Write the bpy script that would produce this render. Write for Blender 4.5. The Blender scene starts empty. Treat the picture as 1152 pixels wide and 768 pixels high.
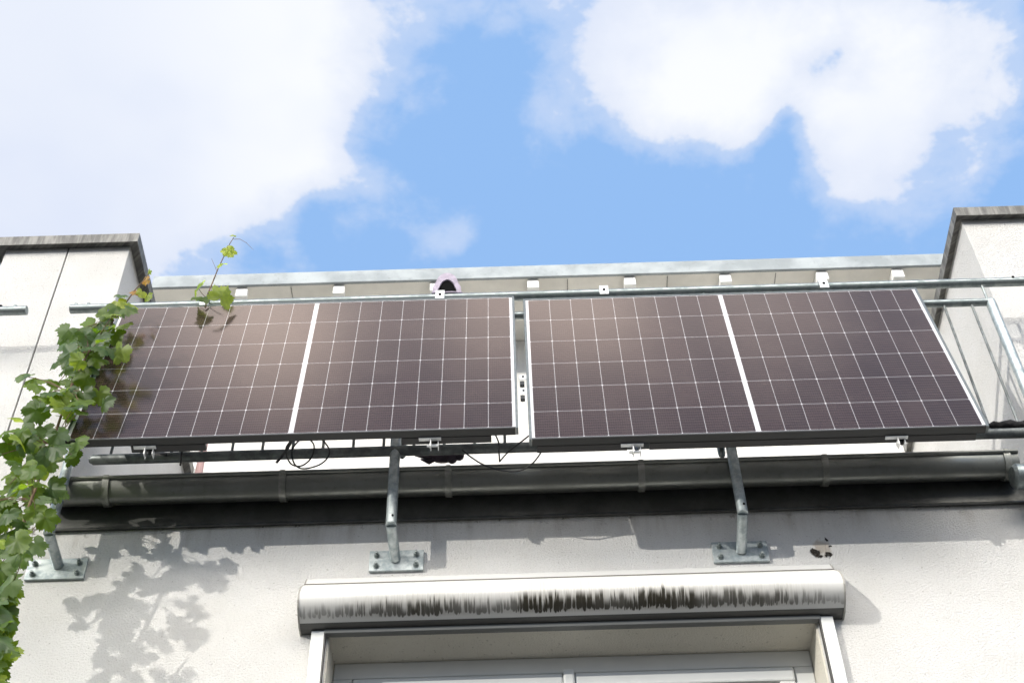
import bpy, bmesh, math, random
from mathutils import Vector, Matrix
random.seed(11)
R = math.radians
C = bpy.context.scene.collection
scn = bpy.context.scene
EYE = 1.6                                   # camera height above the street

# ------------------------------------------------------------------ camera
F_PX, PITCH, ROLL = 1680.09, R(48.956), R(-1.659)
_f = Vector((0, math.cos(PITCH), math.sin(PITCH)))
_u0 = Vector((0, -math.sin(PITCH), math.cos(PITCH)))
_r0 = Vector((1, 0, 0))
_r = _r0*math.cos(ROLL) + _u0*math.sin(ROLL)
_u = -_r0*math.sin(ROLL) + _u0*math.cos(ROLL)
cd = bpy.data.cameras.new('camera'); cam = bpy.data.objects.new('camera', cd); C.objects.link(cam)
m = Matrix((_r, _u, -_f)).transposed().to_4x4(); m.translation = (0, 0, EYE)
cam.matrix_world = m
cd.sensor_width = 36; cd.lens = F_PX/1152*36; cd.clip_end = 2000; cd.clip_start = 0.05
cd.dof.use_dof = True; cd.dof.focus_distance = 5.9; cd.dof.aperture_fstop = 6.3
scn.camera = cam

def ray(px, py):                            # direction seen at a point of the 1152x768 photograph
    return _f + _r*((px-576)/F_PX) - _u*((py-384)/F_PX)
def at(px, py, Y):                          # the point of the vertical plane y = Y along that direction
    d = ray(px, py); d = d*(Y/d.y); return Vector((d.x, d.y, d.z+EYE))

# ------------------------------------------------------------------ sun, sky, exposure
SUN = Vector((1.05, 1.0, -0.45)).normalized()      # direction the light travels
sd = bpy.data.lights.new('sun', 'SUN'); sun = bpy.data.objects.new('sun', sd); C.objects.link(sun)
sd.energy = 2.0; sd.angle = R(0.5); sd.color = (1.0, 0.955, 0.875)
sun.rotation_euler = SUN.to_track_quat('-Z', 'Y').to_euler()
EL = math.asin(-SUN.z); AZ = math.atan2(-SUN.x, -SUN.y)   # azimuth from +Y, clockwise
scn.view_settings.view_transform = 'Standard'; scn.view_settings.look = 'None'
scn.view_settings.gamma = 1; scn.view_settings.use_curve_mapping = False
scn.view_settings.exposure = 0.60

w = bpy.data.worlds.new('World'); scn.world = w; w.use_nodes = True
nt = w.node_tree; nt.nodes.clear()

class N:                                    # terse node helper
    def __init__(s, tree): s.t = tree
    def n(s, typ, **kw):
        o = s.t.nodes.new(typ)
        for k, v in kw.items(): setattr(o, k, v)
        return o
    def l(s, a, b): s.t.links.new(a, b)
    def put(s, sock, v):
        if hasattr(v, 'is_output') or isinstance(v, bpy.types.NodeSocket): s.l(v, sock)
        else: sock.default_value = v
    def m(s, op, a, b=None, c=None, clamp=False):
        o = s.n('ShaderNodeMath', operation=op); o.use_clamp = clamp
        for i, v in enumerate((a, b, c)):
            if v is not None: s.put(o.inputs[i], v)
        return o.outputs[0]
    def v(s, op, a, b=None, scale=None):
        o = s.n('ShaderNodeVectorMath', operation=op); s.put(o.inputs[0], a)
        if b is not None: s.put(o.inputs[1], b)
        if scale is not None: s.put(o.inputs['Scale'], scale)
        return o.outputs['Value'] if op in ('LENGTH', 'DOT_PRODUCT', 'DISTANCE') else o.outputs[0]
    def mix(s, f, a, b, blend='MIX'):
        o = s.n('ShaderNodeMix', data_type='RGBA', blend_type=blend)
        s.put(o.inputs[0], f); s.put(o.inputs[6], a); s.put(o.inputs[7], b); return o.outputs[2]
    def smooth(s, x, a, b, lo=0.0, hi=1.0):
        o = s.n('ShaderNodeMapRange', interpolation_type='SMOOTHSTEP')
        s.put(o.inputs[0], x)
        for i, q in zip((1, 2, 3, 4), (a, b, lo, hi)): s.put(o.inputs[i], q)
        return o.outputs[0]
    def noise(s, vec, scale, detail=4, rough=0.55, dims='3D', dist=0.0):
        o = s.n('ShaderNodeTexNoise', noise_dimensions=dims)
        if dims == '1D': s.put(o.inputs['W'], vec)
        elif vec is not None: s.put(o.inputs['Vector'], vec)
        o.inputs['Scale'].default_value = scale; o.inputs['Detail'].default_value = detail
        o.inputs['Roughness'].default_value = rough; o.inputs['Distortion'].default_value = dist
        return o.outputs[0]

W = N(nt)
sky = W.n('ShaderNodeTexSky', sky_type='NISHITA'); sky.sun_disc = False
sky.sun_elevation = EL; sky.sun_rotation = AZ
sky.air_density = 1.0; sky.dust_density = 0.6; sky.ozone_density = 1.6
tc = W.n('ShaderNodeTexCoord'); sep = W.n('ShaderNodeSeparateXYZ'); W.l(tc.outputs['Generated'], sep.inputs[0])
zc = W.m('MAXIMUM', sep.outputs[2], 0.06)
cx = W.m('DIVIDE', sep.outputs[0], zc); cy = W.m('DIVIDE', sep.outputs[1], zc)
comb = W.n('ShaderNodeCombineXYZ'); W.l(cx, comb.inputs[0]); W.l(cy, comb.inputs[1])
cp = comb.outputs[0]                        # position on a flat cloud deck overhead
wob = W.noise(cp, 5.0, 5, 0.6)
def ccol(px, py):
    d = ray(px, py); return (d.x/d.z, d.y/d.z)
def pxs(px): return px/F_PX/0.755
# (x, y on the deck, radius x, radius y, weight)
blobs = []
def pb(px, py, rx, ry, k):
    x, y = ccol(px, py); blobs.append((x, y, pxs(rx), pxs(ry)*1.32, k))
pb(120, 60, 250, 150, 1.5); pb(290, 50, 90, 115, 1.3); pb(60, 220, 190, 75, 1.2); pb(-120, 120, 250, 260, 1.4); pb(235, 195, 75, 45, .5); pb(330, 250, 45, 40, -.7); pb(345, 165, 45, 40, .5); pb(40, 240, 130, 45, .6)
pb(790, 20, 95, 85, 1.1); pb(800, 115, 75, 60, 1.15); pb(960, 60, 110, 90, 1.1); pb(965, 180, 60, 70, .95); pb(1050, 40, 70, 80, .5); pb(670, 50, 50, 60, .45)
pb(1130, 80, 60, 90, .3); pb(625, 110, 40, 60, .3)
pb(512, 268, 42, 36, .95); pb(1060, 235, 60, 40, .4); pb(328, 262, 22, 40, .5); pb(470, 0, 60, 22, .3); pb(580, 0, 70, 25, .35); pb(880, 150, 22, 40, -.75); pb(925, 66, 30, 20, -.55); pb(955, 92, 26, 18, -.35); pb(660, 130, 60, 40, .28); pb(1110, 150, 45, 70, .34); pb(1130, 30, 40, 50, .3); pb(1010, 150, 40, 50, .4); pb(700, 45, 45, 55, .4)
blobs += [(-.19, -.31, .14, .085, .92), (-.02, -.31, .09, .07, .5), (.08, -.31, .10, .085, .56), (.2, -.31, .1, .06, .40), (.32, -.33, .1, .06, .3), (0, -.47, .7, .075, -.9), (-.9, -.1, .5, .3, .8), (.9, .2, .4, .4, .5), (0., -1.35, 1.8, .62, 1.9)]  # unseen clouds, added for the panels' sheen and the wall's fill light
tot = None
for x, y, rx, ry, k in blobs:
    a = W.m('MULTIPLY', W.m('SUBTRACT', cx, x), 1/rx); b = W.m('MULTIPLY', W.m('SUBTRACT', cy, y), 1/ry)
    d2 = W.m('ADD', W.m('MULTIPLY', a, a), W.m('MULTIPLY', b, b))
    g = W.m('MULTIPLY', W.m('POWER', 2.718, W.m('MULTIPLY', d2, -1.0)), k)
    tot = g if tot is None else W.m('ADD', tot, g)
warp = W.v('ADD', cp, W.v('SCALE', W.n('ShaderNodeTexNoise').outputs[1], scale=0.0))
big = W.noise(cp, 7.0, 8, 0.62, dist=0.25)
fine = W.noise(cp, 22.0, 6, 0.6, dist=0.2)
dens = W.m('ADD', tot, W.m('ADD', W.m('MULTIPLY', W.m('SUBTRACT', big, .5), 1.9), W.m('MULTIPLY', W.m('SUBTRACT', fine, .5), 1.0)))
cov = W.m('MAXIMUM', W.smooth(dens, 0.66, 1.06), W.smooth(dens, .34, .85, 0, .45))
body = W.smooth(dens, 0.8, 1.8)
body = W.m('MULTIPLY', body, W.smooth(cx, ccol(60, 100)[0], ccol(400, 100)[0], .25, 1))
ccolr = W.mix(body, (5.25, 5.6, 6.4, 1), (6.55, 6.65, 6.9, 1))
shade = W.noise(cp, 3.0, 4, 0.5)
ccolr = W.mix(W.smooth(shade, .40, .62, 0, .85), ccolr, (5.0, 5.4, 6.4, 1))
# unseen clouds behind the camera, added and overbright to fill the wall with light
rear_fill = W.smooth(cy, .0, -.55, 1.0, 7.3)
ccolr = W.mix(W.smooth(cy, .0, -.3), ccolr, (8.4, 7.9, 7.2, 1))
ccolr = W.v('SCALE', ccolr, scale=rear_fill)
skyc = W.mix(1.0, sky.outputs[0], (1.0, 1.0, 1.0, 1), 'MULTIPLY')
SKYMIX = W.mix(0.78, skyc, (2.38, 4.12, 7.13, 1))     # thin veil of high haze over the blue
SKYMIX = W.mix(W.smooth(sep.outputs[2], .55, .02, 0, .8), SKYMIX, (5.6, 5.9, 6.4, 1))   # paler towards the horizon
col = W.mix(W.m('MULTIPLY', cov, .97), SKYMIX, ccolr)
bg = W.n('ShaderNodeBackground'); bg.inputs[1].default_value = 0.10; W.l(col, bg.inputs[0])
out = W.n('ShaderNodeOutputWorld'); W.l(bg.outputs[0], out.inputs[0])

# ------------------------------------------------------------------ mesh helpers
class MB:
    def __init__(s): s.v = []; s.f = []; s.uv = []; s.sm = []; s.col = []
    def face(s, idx, uv=None, smooth=False, col=None):
        s.f.append(tuple(idx)); s.uv.append(uv); s.sm.append(smooth); s.col.append(col)
    def add(s, *pts):
        i = len(s.v); s.v += [Vector(p) for p in pts]; return i
    def box(s, x0, x1, y0, y1, z0, z1):
        i = s.add((x0,y0,z0),(x1,y0,z0),(x1,y1,z0),(x0,y1,z0),(x0,y0,z1),(x1,y0,z1),(x1,y1,z1),(x0,y1,z1))
        for q in ((0,3,2,1),(4,5,6,7),(0,1,5,4),(1,2,6,5),(2,3,7,6),(3,0,4,7)): s.face([i+k for k in q])
        return s
    def obox(s, o, ex, ey, ez):            # oriented box: corner and three edge vectors
        o, ex, ey, ez = map(Vector, (o, ex, ey, ez))
        i = s.add(o, o+ex, o+ex+ey, o+ey, o+ez, o+ex+ez, o+ex+ey+ez, o+ey+ez)
        for q in ((0,3,2,1),(4,5,6,7),(0,1,5,4),(1,2,6,5),(2,3,7,6),(3,0,4,7)): s.face([i+k for k in q])
        return s
    def tube(s, pts, r, n=12, caps=True):
        pts = [Vector(p) for p in pts]; rr = r if isinstance(r, (list, tuple)) else [r]*len(pts)
        rings = []; ref = None
        for k, p in enumerate(pts):
            a = pts[max(k-1, 0)]; b = pts[min(k+1, len(pts)-1)]; t = (b-a).normalized()
            if ref is None: ref = Vector((0, 0, 1)) if abs(t.z) < .9 else Vector((0, 1, 0))
            e1 = (ref - t*ref.dot(t)).normalized(); ref = e1; e2 = t.cross(e1)
            sc = 1.0
            if 0 < k < len(pts)-1:
                c = (p-a).normalized().dot((b-p).normalized()); sc = 1/max(.6, math.sqrt((1+c)/2))
            rings.append(s.add(*[p + (e1*math.cos(2*math.pi*j/n) + e2*math.sin(2*math.pi*j/n))*rr[k]*(sc if sc < 1.3 else 1.1) for j in range(n)]))
        for k in range(len(pts)-1):
            for j in range(n):
                s.face((rings[k]+j, rings[k]+(j+1) % n, rings[k+1]+(j+1) % n, rings[k+1]+j), smooth=True)
        if caps:
            s.face([rings[0]+j for j in range(n)][::-1]); s.face([rings[-1]+j for j in range(n)])
        return s
    def prism(s, prof, x0, x1, smooth=True, closed=True, uvscale=None):   # (y, z) profile swept along x
        n = len(prof); a = s.add(*[(x0, y, z) for y, z in prof]); b = s.add(*[(x1, y, z) for y, z in prof])
        L = [0]
        for k in range(1, n+1):
            p, q = prof[k-1], prof[k % n]; L.append(L[-1] + math.hypot(q[0]-p[0], q[1]-p[1]))
        for k in range(n if closed else n-1):
            j = (k+1) % n
            s.face((a+k, b+k, b+j, a+j), uv=((x0, L[k]), (x1, L[k]), (x1, L[k+1]), (x0, L[k+1])), smooth=smooth)
        if closed:
            s.face([a+k for k in range(n)]); s.face([b+k for k in range(n)][::-1])
        return s
    def ball(s, c, rx, ry, rz, nu=12, nv=8):
        c = Vector(c); g = []
        for i in range(nv+1):
            t = math.pi*i/nv
            g.append(s.add(*[c+Vector((rx*math.sin(t)*math.cos(2*math.pi*j/nu), ry*math.sin(t)*math.sin(2*math.pi*j/nu), rz*math.cos(t))) for j in range(nu)]))
        for i in range(nv):
            for j in range(nu): s.face((g[i]+j, g[i+1]+j, g[i+1]+(j+1) % nu, g[i]+(j+1) % nu), smooth=True)
        return s

ORG = {}
def world_org(o): return ORG.get(o, Vector((0, 0, 0)))
def obj(name, mb, mat, parent=None, bevel=0, org=None, fix=True):
    org = Vector(org) if org is not None else (world_org(parent) if parent else Vector((0, 0, 0)))
    me = bpy.data.meshes.new(name)
    me.from_pydata([tuple(v-org) for v in mb.v], [], mb.f)
    if any(u is not None for u in mb.uv):
        ul = me.uv_layers.new(name='UVMap'); k = 0
        for f, u in zip(mb.f, mb.uv):
            for j in range(len(f)):
                ul.data[k].uv = u[j] if u else (0, 0); k += 1
    if any(c is not None for c in mb.col):
        ca = me.color_attributes.new('Col', 'FLOAT_COLOR', 'CORNER'); k = 0
        for f, c in zip(mb.f, mb.col):
            for j in range(len(f)): ca.data[k].color = c or (.5, .5, .5, 1); k += 1
    for p, sm in zip(me.polygons, mb.sm): p.use_smooth = sm
    if fix:
        bm = bmesh.new(); bm.from_mesh(me); bmesh.ops.recalc_face_normals(bm, faces=bm.faces); bm.to_mesh(me); bm.free()
    me.materials.append(mat)
    if any(mb.sm): me.set_sharp_from_angle(angle=R(42))
    o = bpy.data.objects.new(name, me); C.objects.link(o)
    if parent is not None:
        o.parent = parent; o.location = org - world_org(parent)
    else: o.location = org
    ORG[o] = org
    if bevel:
        b = o.modifiers.new('bevel', 'BEVEL'); b.width = bevel; b.segments = 2; b.limit_method = 'ANGLE'; b.angle_limit = R(40)
    return o
def tag(o, label, cat, group=None):
    o['label'] = label; o['category'] = cat
    if group: o['group'] = group
    return o
def thing(name, label, cat, loc, group=None):
    o = bpy.data.objects.new(name, None); C.objects.link(o); o.location = loc; o.empty_display_size = .1
    ORG[o] = Vector(loc); return tag(o, label, cat, group)
def dup(o, shift, parent):                 # a copy of a part (shared mesh) with its sub-parts
    c = o.copy(); C.objects.link(c); c.parent = parent
    c.location = Vector(o.location) + Vector(shift); ORG[c] = ORG[o] + Vector(shift)
    for ch in list(o.children):
        d = ch.copy(); C.objects.link(d); d.parent = c; ORG[d] = ORG[ch] + Vector(shift)
    return c

# ------------------------------------------------------------------ materials
def mat(name):
    m = bpy.data.materials.new(name); m.use_nodes = True; t = m.node_tree; t.nodes.clear()
    k = N(t); b = k.n('ShaderNodeBsdfPrincipled'); o = k.n('ShaderNodeOutputMaterial'); k.l(b.outputs[0], o.inputs[0])
    return m, k, b
def pos(k): return k.n('ShaderNodeNewGeometry').outputs['Position']
def bump(k, b, h, strength, dist):
    n = k.n('ShaderNodeBump'); n.inputs['Strength'].default_value = strength; n.inputs['Distance'].default_value = dist
    k.l(h, n.inputs['Height']); k.l(n.outputs[0], b.inputs['Normal'])
def metal(name, c1, c2, metallic=.5, rough=.45, scale=14, bumpy=.0):
    m, k, b = mat(name); p = pos(k)
    f = k.smooth(k.noise(p, scale, 6, .65), .35, .65)
    sp = k.smooth(k.noise(p, scale*9, 3, .6), .58, .72, 0, .35)
    k.l(k.mix(sp, k.mix(f, (*c1, 1), (*c2, 1)), (c1[0]*.55, c1[1]*.53, c1[2]*.5, 1)), b.inputs['Base Color'])
    b.inputs['Metallic'].default_value = metallic
    k.l(k.smooth(f, 0, 1, rough-.08, rough+.12), b.inputs['Roughness'])
    if bumpy: bump(k, b, k.noise(p, scale*12, 3), bumpy, .002)
    return m
M = {}
# rough-cast render, with grime below the flashing and one knocked-off patch
HOLE = at(925, 616, 4.40)
def stucco(name, base, grime=True, hole=False, amp=1.0):
    m, k, b = mat(name); p = pos(k)
    gr = k.m('ADD', k.noise(p, 120, 4, .7), k.m('MULTIPLY', k.noise(p, 330, 2, .5), .5))
    big = k.noise(p, 2.2, 5, .6); mid = k.noise(p, 17, 4, .6)
    c = k.mix(k.smooth(big, .35, .7), (*base, 1), (base[0]*.93, base[1]*.925, base[2]*.91, 1))
    c = k.mix(k.smooth(mid, .58, .8, 0, .35), c, (base[0]*.8, base[1]*.78, base[2]*.74, 1))
    pit_shade = k.m('MULTIPLY', k.smooth(k.noise(p, 80, 3, .55), .635, .71), .5)
    c = k.mix(pit_shade, c, (base[0]*.42, base[1]*.4, base[2]*.37, 1))  # shade in the render's pits painted as dark dots
    h = gr
    sp = k.n('ShaderNodeSeparateXYZ'); k.l(p, sp.inputs[0])
    if grime:                              # dirt washed out from under the flashing and specks of moss
        ss = k.n('ShaderNodeCombineXYZ'); k.l(k.m('MULTIPLY', sp.outputs[0], 9), ss.inputs[0]); k.l(k.m('MULTIPLY', sp.outputs[2], 1.4), ss.inputs[2])
        st = k.noise(ss.outputs[0], 2.0, 4, .6)
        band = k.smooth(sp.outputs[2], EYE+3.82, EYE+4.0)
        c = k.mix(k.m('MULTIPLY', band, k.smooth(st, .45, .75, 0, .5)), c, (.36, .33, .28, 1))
        mo = k.smooth(k.noise(p, 26, 4, .7), .60, .68)
        c = k.mix(k.m('MULTIPLY', mo, k.smooth(sp.outputs[2], EYE+3.93, EYE+4.0, 0, .8)), c, (.10, .085, .06, 1))
    if hole:
        d = k.v('DISTANCE', k.v('MULTIPLY', p, (1, 1, .9)), (HOLE.x, HOLE.y, HOLE.z*.9))
        nz = k.noise(p, 42, 4, .65)
        dd = k.m('ADD', d, k.m('MULTIPLY', k.m('SUBTRACT', nz, .5), .06))
        c = k.mix(k.smooth(dd, .022, .042, .75, 0), c, (.50, .43, .35, 1))
        dark = None
        for px, py, r_ in ((915, 619, .013), (919, 623, .017), (923, 625, .010), (932, 623, .010), (930, 607, .004), (935, 614, .004)):
            q = at(px, py, 4.40); e = k.m('ADD', k.v('DISTANCE', p, tuple(q)), k.m('MULTIPLY', k.m('SUBTRACT', k.noise(p, 48, 4, .65), .5), .05))
            mk = k.smooth(e, r_*.75, r_*1.15, 1, 0); dark = mk if dark is None else k.m('MAXIMUM', dark, mk)
        c = k.mix(dark, c, (.020, .016, .012, 1))
        h = k.m('SUBTRACT', h, k.m('MULTIPLY', dark, 2.5))
    k.l(c, b.inputs['Base Color']); b.inputs['Roughness'].default_value = .93
    b.inputs['Specular IOR Level'].default_value = .2
    c = k.mix(k.smooth(gr, .55, .85, .16*amp, 0), c, (base[0]*.55, base[1]*.54, base[2]*.52, 1)); k.l(c, b.inputs['Base Color'])  # hollows of the grain darkened in colour, painted shade
    bump(k, b, h, 1.0*amp, .012)
    return m
M['render'] = stucco('white_rough_render', (.79, .785, .77), hole=True)
M['pier'] = stucco('pier_render', (.765, .76, .745), grime=False)
M['reveal'] = stucco('reveal_render', (.74, .71, .63), grime=False, amp=.6)
M['backwall'] = stucco('terrace_wall_paint', (.78, .77, .74), grime=False, amp=.4)

def plain(name, c, rough=.5, metallic=0, var=.12, scale=8, spec=.5):
    m, k, b = mat(name); p = pos(k)
    f = k.smooth(k.noise(p, scale, 5, .6), .3, .7)
    k.l(k.mix(f, (*c, 1), (c[0]*(1-var), c[1]*(1-var), c[2]*(1-var), 1)), b.inputs['Base Color'])
    b.inputs['Roughness'].default_value = rough; b.inputs['Metallic'].default_value = metallic
    b.inputs['Specular IOR Level'].default_value = spec
    return m
M['galv'] = metal('galvanised_steel', (.30, .335, .33), (.20, .23, .23), .75, .40, 22)
M['galv_light'] = metal('galvanised_plate', (.44, .48, .485), (.27, .315, .325), .55, .40, 30)
M['zinc_dark'] = metal('weathered_dark_zinc', (.22, .228, .212), (.18, .186, .172), .8, .36, 4)
M['sleeve'] = metal('zinc_sleeve', (.30, .305, .28), (.20, .205, .185), .6, .4, 14)
M['fascia'] = metal('dark_flashing', (.085, .087, .082), (.055, .057, .052), .4, .45, 7)
M['galv_shaded'] = metal('shaded_steel', (.15, .165, .165), (.09, .10, .10), .4, .5, 18)  # dark copy of the steel; shade below the panels put into the colour
M['alu'] = metal('bare_aluminium', (.78, .79, .79), (.68, .69, .69), .25, .4, 40)
M['frame'] = metal('anodised_frame', (.17, .185, .185), (.13, .145, .145), .6, .38, 30)
M['frame_dark'] = plain('frame_shade_black', (.018, .019, .019), .45)  # black for the panel frame's shaded underside; small clamp parts share it
M['roofmetal'] = metal('pale_roof_edge', (.27, .30, .315), (.235, .262, .275), .35, .5, 5)
M['board'] = plain('beige_soffit_board', (.84, .815, .75), .8, 0, .2, 3)
M['whitepaint'] = plain('white_painted_bracket', (.82, .82, .80), .6)
M['pvc'] = plain('white_pvc', (.66, .67, .655), .35, 0, .05, 6)
M['blackplastic'] = plain('black_plastic', (.012, .012, .013), .45)
M['foam'] = None
M['cablerubber'] = plain('black_cable', (.01, .01, .011), .5)
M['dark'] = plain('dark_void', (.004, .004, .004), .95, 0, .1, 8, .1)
M['lavender'] = plain('pale_lavender_plastic', (.36, .31, .39), .55, 0, .35, 40)
M['mauve'] = plain('dark_mauve_plastic', (.16, .115, .14), .5, 0, .5, 25)
M['paving'] = plain('street_paving', (.055, .055, .054), .9, 0, .35, .7)
M['terrace'] = plain('terrace_slabs', (.60, .58, .54), .85, 0, .2, 3)
M['pink'] = plain('faded_pink_paint', (.65, .42, .40), .7)

# weathered metal coping: streaks run down its face
def coping_mat():
    m, k, b = mat('weathered_coping'); p = pos(k); sp = k.n('ShaderNodeSeparateXYZ'); k.l(p, sp.inputs[0])
    cv = k.n('ShaderNodeCombineXYZ'); k.l(k.m('MULTIPLY', k.m('ADD', sp.outputs[0], sp.outputs[1]), 38), cv.inputs[0]); k.l(k.m('MULTIPLY', sp.outputs[2], 5), cv.inputs[2])
    st = k.noise(cv.outputs[0], 1.0, 5, .7)
    c = k.mix(k.smooth(st, .35, .68), (.085, .084, .078, 1), (.23, .226, .21, 1))
    k.l(c, b.inputs['Base Color']); b.inputs['Roughness'].default_value = .6; b.inputs['Metallic'].default_value = .25
    return m
M['coping'] = coping_mat()

# photovoltaic laminate: u, v in metres on the glass
def cells_mat(wd, ht):
    m, k, b = mat('photovoltaic_cells')
    uv = k.n('ShaderNodeUVMap').outputs[0]; sp = k.n('ShaderNodeSeparateXYZ'); k.l(uv, sp.inputs[0])
    u, v = sp.outputs[0], sp.outputs[1]
    EM, GAP, EV = .0215, .009, .0128
    pu = (wd/2 - GAP - EM)/9; pv = (ht - 2*EV)/6
    ua = k.m('SUBTRACT', k.m('ABSOLUTE', k.m('SUBTRACT', u, wd/2)), GAP)
    va = k.m('SUBTRACT', v, EV)
    cu = k.m('DIVIDE', ua, pu); cv = k.m('DIVIDE', va, pv)
    fu = k.m('FRACT', cu); fv = k.m('FRACT', cv)
    du = k.m('MULTIPLY', k.m('MINIMUM', fu, k.m('SUBTRACT', 1.0, fu)), pu)
    dv = k.m('MULTIPLY', k.m('MINIMUM', fv, k.m('SUBTRACT', 1.0, fv)), pv)
    line_u = k.smooth(du, .0006, .0014, .58, 0); line_v = k.smooth(dv, .0006, .0015, .58, 0)
    dia = k.smooth(k.m('ADD', du, dv), .0042, .0060, .85, 0)
    outs = k.m('MAXIMUM', k.m('LESS_THAN', ua, 0.0), k.m('GREATER_THAN', cu, 9.0))
    outs = k.m('MAXIMUM', outs, k.m('MAXIMUM', k.m('LESS_THAN', va, 0.0), k.m('GREATER_THAN', cv, 6.0)))
    white = k.m('MAXIMUM', k.m('MAXIMUM', line_u, line_v), k.m('MAXIMUM', dia, outs))
    wn = k.n('ShaderNodeTexWhiteNoise', noise_dimensions='3D'); cc = k.n('ShaderNodeCombineXYZ')
    sg = k.m('GREATER_THAN', u, wd/2)
    k.l(k.m('ADD', k.m('FLOOR', cu), k.m('MULTIPLY', sg, 20)), cc.inputs[0]); k.l(k.m('FLOOR', cv), cc.inputs[1]); k.l(cc.outputs[0], wn.inputs[0])
    tone = k.mix(wn.outputs[0], (.020, .011, .011, 1), (.030, .017, .016, 1))
    bus = k.m('PINGPONG', k.m('MULTIPLY', fv, 10), .5)        # thin printed conductors
    fin = k.m('PINGPONG', k.m('MULTIPLY', fu, 11), .5)
    tone = k.mix(k.smooth(bus, .40, .5, 0, .25), tone, (.15, .13, .13, 1))
    tone = k.mix(k.smooth(fin, .42, .5, 0, .12), tone, (.13, .115, .12, 1))
    c = k.mix(white, tone, (.56, .56, .585, 1))
    dust = k.smooth(k.noise(uv, 3.5, 6, .65), .4, .75, .008, .035)
    c = k.mix(dust, c, (.42, .36, .31, 1))
    k.l(c, b.inputs['Base Color']); b.inputs['Roughness'].default_value = .15
    b.inputs['IOR'].default_value = 1.5; b.inputs['Specular Tint'].default_value = (1.0, .67, .54, 1)   # anti-reflex coating
    return m

# shutter box: rain streaks of black algae along the lower front
def shutter_mat(L0, L1):                    # arc length of the top seam and of the lower edge
    m, k, b = mat('streaked_white_shutter'); uv = k.n('ShaderNodeUVMap').outputs[0]
    sp = k.n('ShaderNodeSeparateXYZ'); k.l(uv, sp.inputs[0])
    s0 = sp.outputs[1]; x = sp.outputs[0]
    s = k.m('DIVIDE', k.m('SUBTRACT', s0, L0), L1-L0)
    xw = k.m('ADD', x, k.m('MULTIPLY', k.m('SUBTRACT', k.noise(x, 22, 2, .6, '1D'), .5), .030))
    xw = k.m('ADD', xw, k.m('MULTIPLY', k.m('SUBTRACT', k.noise(uv, 40, 2), .5), .004))
    def rnd(v, off):
        q = k.n('ShaderNodeTexWhiteNoise', noise_dimensions='1D'); k.l(k.m('ADD', v, off), q.inputs['W']); return q.outputs[0]
    low = k.noise(x, 3.1, 3, .6, '1D'); mid = k.noise(x, 11, 2, .6, '1D')
    edge = k.m('MULTIPLY', k.smooth(x, -.86, -.35, .12, 1), k.smooth(x, 1.20, .85, .2, 1))
    amt = k.m('MULTIPLY', edge, k.smooth(low, .30, .62, .45, 1))
    base_end = k.m('ADD', .925, k.m('MULTIPLY', k.m('SUBTRACT', mid, .5), .05))
    dark = None
    for per, off, w0, keep in ((58, 0.0, .30, .10), (83, 31.7, .26, .30), (140, 77.3, .30, .45)):
        q = k.m('MULTIPLY', xw, per); idn = k.m('FLOOR', q); loc = k.m('ABSOLUTE', k.m('SUBTRACT', k.m('FRACT', q), .5))
        r1, r2, r3, r4 = (rnd(idn, off+t) for t in (.1, 11.3, 23.9, 40.7))
        end = k.m('ADD', base_end, k.m('MULTIPLY', k.m('SUBTRACT', r2, .6), .07))
        lx = k.m('DIVIDE', loc, k.m('ADD', w0, k.m('MULTIPLY', r1, .22)))
        e = k.m('MAXIMUM', 0.0, k.m('DIVIDE', k.m('ADD', k.m('SUBTRACT', s, end), .05), .05))
        rr = k.m('SQRT', k.m('ADD', k.m('MULTIPLY', lx, lx), k.m('MULTIPLY', e, e)))
        body = k.smooth(rr, .70, 1.15, 1, 0)
        ln = k.m('MULTIPLY', k.m('ADD', .06, k.m('MULTIPLY', r3, .16)), k.m('ADD', .35, k.m('MULTIPLY', amt, .8)))
        st = k.m('SUBTRACT', end, ln)
        top = k.smooth(s, k.m('SUBTRACT', st, .07), k.m('ADD', st, .05))
        on = k.m('GREATER_THAN', k.m('ADD', r4, k.m('MULTIPLY', amt, .25)), k.m('ADD', keep, .12))
        dk = k.m('MULTIPLY', k.m('MULTIPLY', body, top), k.m('MULTIPLY', on, k.m('ADD', .35, k.m('MULTIPLY', amt, .65))))
        dark = dk if dark is None else k.m('MAXIMUM', dark, dk)
    fineg = k.smooth(k.noise(xw, 170, 3, .6, '1D'), .3, .7, .45, 1)
    veil = k.m('MULTIPLY', k.smooth(s, .12, .90), k.smooth(s, .97, .90))
    c = k.mix(k.m('MULTIPLY', k.m('MULTIPLY', veil, fineg), k.m('MULTIPLY', amt, .62)), (.60, .60, .585, 1), (.20, .18, .135, 1))
    c = k.mix(k.smooth(k.noise(uv, 4, 4, .6), .4, .8, 0, .12), c, (.45, .43, .37, 1))
    c = k.mix(dark, c, (.030, .026, .016, 1))
    c = k.mix(k.m('GREATER_THAN', s, 1.001), c, (.07, .07, .066, 1))  # underside of the box darkened in colour as painted shade
    seam = k.m('LESS_THAN', k.m('ABSOLUTE', k.m('ADD', s, .012)), .016)
    c = k.mix(k.m('MULTIPLY', seam, .85), c, (.2, .19, .16, 1))
    k.l(c, b.inputs['Base Color']); b.inputs['Roughness'].default_value = .4
    return m

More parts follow.
